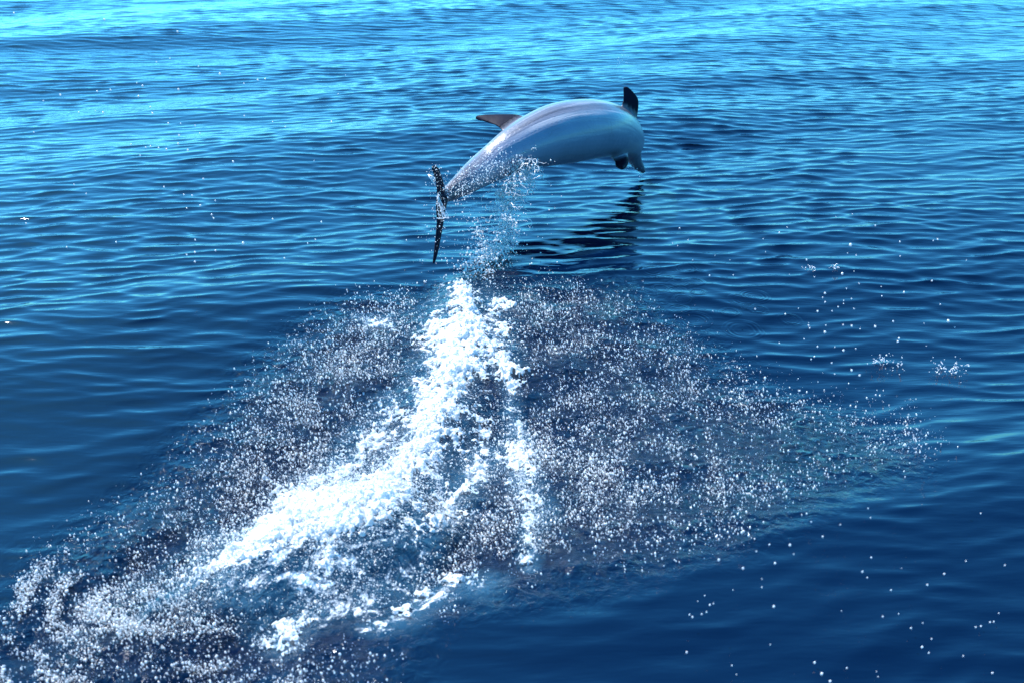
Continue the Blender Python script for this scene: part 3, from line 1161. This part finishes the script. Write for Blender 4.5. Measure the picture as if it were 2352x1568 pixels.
for a, b, q in [(231, 154, 5), (950, 149, 5), (897, 185, 6), (1385, 60, 5), (1275, 80, 4), (1538, 136, 6), (1703, 245, 6), (1956, 229, 7), (1926, 237, 4), (1373, 266, 10),
                (1353, 322, 5), (1411, 336, 6), (1705, 342, 4), (1080, 366, 7), (789, 226, 5), (805, 315, 4), (287, 235, 4), (217, 272, 5), (184, 255, 4), (466, 337, 4),
                (318, 367, 4), (567, 367, 4), (1318, 458, 9), (1396, 443, 5), (1132, 480, 5), (1431, 525, 6), (1578, 545, 6), (1346, 558, 5), (1202, 589, 7), (1187, 618, 7),
                (1203, 648, 6), (1327, 638, 6), (1326, 659, 6), (1583, 608, 6), (1730, 583, 7), (1917, 506, 6), (2148, 369, 5), (1973, 663, 5), (1291, 680, 5), (1153, 709, 7),
                (1250, 708, 5), (1396, 693, 5), (1380, 626, 5), (937, 729, 6), (1025, 690, 4), (1093, 787, 5), (1093, 803, 5), (1100, 822, 5), (1208, 803, 5), (1324, 800, 7),
                (1381, 807, 7), (1538, 811, 8), (1436, 827, 5), (2027, 774, 11), (2070, 815, 5), (1202, 848, 9), (1063, 894, 7), (897, 921, 6), (1697, 890, 9), (1689, 911, 9),
                (1152, 944, 6), (1326, 969, 9), (1268, 947, 5), (1408, 957, 5), (1110, 1028, 6), (1132, 1011, 6), (1247, 1052, 7), (1380, 1101, 8), (1434, 1135, 8), (1267, 1126, 6),
                (801, 1152, 9), (1551, 1042, 5), (1570, 1000, 5), (431, 470, 5), (589, 468, 4), (736, 695, 5), (452, 708, 6), (965, 465, 3), (1865, 790, 4), (1658, 776, 6),
                (2043, 1515, 8), (1451, 1466, 6), (1880, 940, 3)]:
    px, py = rgt(a, b)
    d = 4.3 + 1.0 * g.random()
    single(at(px, py, d), q * (0.20 + 0.14 * g.random()) / FPX * d, 'round white water drop flying over the dark blue water right of the splash', 'drops flying right of the splash', 0.2)


def lrt(a, b):      # enlargement of the lower right
    return (2292 + a / 1.96) / 1.4847, (1528 + b / 1.96) / 1.4847


for a, b, q in [(1310, 400, 7), (1326, 462, 6), (1272, 823, 10), (1304, 862, 6), (1819, 838, 11), (1706, 911, 7), (1533, 800, 5), (1964, 752, 6), (2224, 780, 7), (1463, 946, 6),
                (1331, 728, 7), (680, 1056, 10), (650, 642, 10), (788, 645, 9), (813, 705, 7), (688, 766, 8), (474, 800, 9), (563, 686, 8), (312, 744, 10), (407, 945, 7),
                (600, 926, 7), (218, 983, 7), (252, 1045, 7), (276, 1036, 7), (172, 1020, 6), (117, 1110, 8), (136, 1126, 9), (198, 1106, 8), (230, 1092, 7), (98, 1362, 12),
                (430, 1510, 6), (1000, 1505, 13), (952, 1430, 9), (1168, 1466, 9), (1056, 1555, 9), (1671, 1327, 10), (1716, 1365, 7), (1597, 1200, 7), (1514, 1104, 6), (1408, 1123, 7),
                (1675, 1165, 6), (2029, 1193, 6), (2064, 1187, 8), (2125, 1160, 9), (2150, 1157, 8), (2184, 1100, 6), (1946, 1386, 7), (1377, 1524, 6), (1366, 1490, 6), (656, 1310, 6),
                (1132, 1084, 6), (2140, 1500, 7), (400, 1450, 8), (2063, 433, 6), (1124, 508, 7), (930, 490, 6), (1006, 588, 7), (1692, 64, 5), (1734, 1272, 7), (600, 872, 5)]:
    px, py = lrt(a, b)
    d = 3.2 + 0.6 * g.random()
    d = min(d, ((ground(px, py, 0.05) - CAMP) @ FWD))
    single(at(px, py, d), q * (0.17 + 0.12 * g.random()) / FPX * d, 'water drop falling past the dark calm water at the lower right', 'drops falling at the lower right', 0.45, 0.3)

# ------------------------------------------------------------------ rings where drops have hit the water
def ring(px, py, rad, seed, amp=0.0018):
    c = ground(px, py)
    rad = rad * 0.75
    amp = amp * 0.8 if py < 800 else 0.0006
    rr = np.linspace(0.0, 1, 40)[1:]
    th = np.linspace(0, 2 * math.pi, 64, endpoint=False)
    Rm, Tm = np.meshgrid(rr, th, indexing='ij')
    X = c[0] + rad * Rm * np.cos(Tm)
    Y = c[1] + rad * Rm * np.sin(Tm)
    dr = np.full(X.shape, 0.012 + 0.0033 * math.hypot(c[0], c[1]))
    z, sx, sy = wave(X, Y, dr)
    f, mk, ch, hv = splash_fields(X, Y)
    wv = np.cos((Rm - 0.62) * 2 * math.pi * 5.0) * np.exp(-((Rm - 0.58) / 0.22) ** 2)
    Z = z + hv + 0.0018 + amp * wv * (0.55 + 0.45 * np.cos(Tm * 2 + px)) - 0.0045 * sstep(0.7, 1.0, Rm)
    V = np.stack([X + sx, Y + sy, Z], -1).reshape(-1, 3)
    i = np.arange(len(rr) - 1)[:, None] * 64
    j = np.arange(64)[None]
    F = np.stack([i + j, i + 64 + j, i + 64 + (j + 1) % 64, i + (j + 1) % 64], -1).reshape(-1, 4)
    me = mesh_from('ripple_ring', V - c, F)
    o = link('ripple_ring', me, M_WATER)
    o.location = c
    return o


for (px, py, rd, lb, gp) in (
        [(rgt(a, b)[0], rgt(a, b)[1], q, 'small round ripple ring on the water below the dolphin\'s beak where a drop fell', 'ripple rings below the dolphin')
         for a, b, q in [(295, 432, .15), (67, 440, .15), (145, 488, .12), (250, 522, .12), (345, 512, .13), (230, 565, .12), (130, 556, .10), (278, 628, .12),
                         (690, 620, .17), (755, 600, .17), (250, 682, .14), (780, 675, .11), (590, 697, .12), (710, 660, .10), (370, 575, .10), (365, 745, .17), (680, 790, .2), (1000, 725, .12)]]):
    o = ring(px, py, rd, 0)
    o['label'] = lb
    o['category'] = 'ripple ring'
    o['group'] = gp

# small crowns of froth standing on the open water at the right
n_fr = 0
for a, b, lb in [(2015, 1035, 'frothy splash crown on dark water, largest of those furthest right'), (1645, 1000, 'small torn splash crown between falling drops right of the spray fan'),
                 (1100, 415, 'tiny splash crown on the blue ripples right of the beak reflection'), (1265, 415, 'tiny lone splash crown on blue ripples, further right than its neighbour')]:
    px, py = rgt(a, b)
    c = ground(px, py)
    k = 60 if a in (2015, 1645) else 20
    s = 0.05 if a in (2015, 1645) else 0.022
    p = c + g.normal(size=(k, 3)) * np.array([s, s, s * 0.5])
    p[:, 2] = np.abs(p[:, 2]) + sea_z(p[:, 0], p[:, 1])
    r = 0.0016 + 0.0035 * g.random(k) ** 2
    st = [strand(g, p[i], 6, 0.006, 0.0022, -0.3) for i in range(0, k, 5)]
    link('splash_crown', merge_meshes('splash_crown', [drops_mesh('d', p, r), tubes_mesh('t', st)]), M_SHEET, label=lb, cat='splash', kind='stuff')

tris = 0
for o in SC.objects:
    if o.type == 'MESH':
        tris += sum(len(p_.vertices) - 2 for p_ in o.data.polygons) if len(o.data.polygons) < 5000 else len(o.data.loops) - 2 * len(o.data.polygons)
print('triangles', tris)
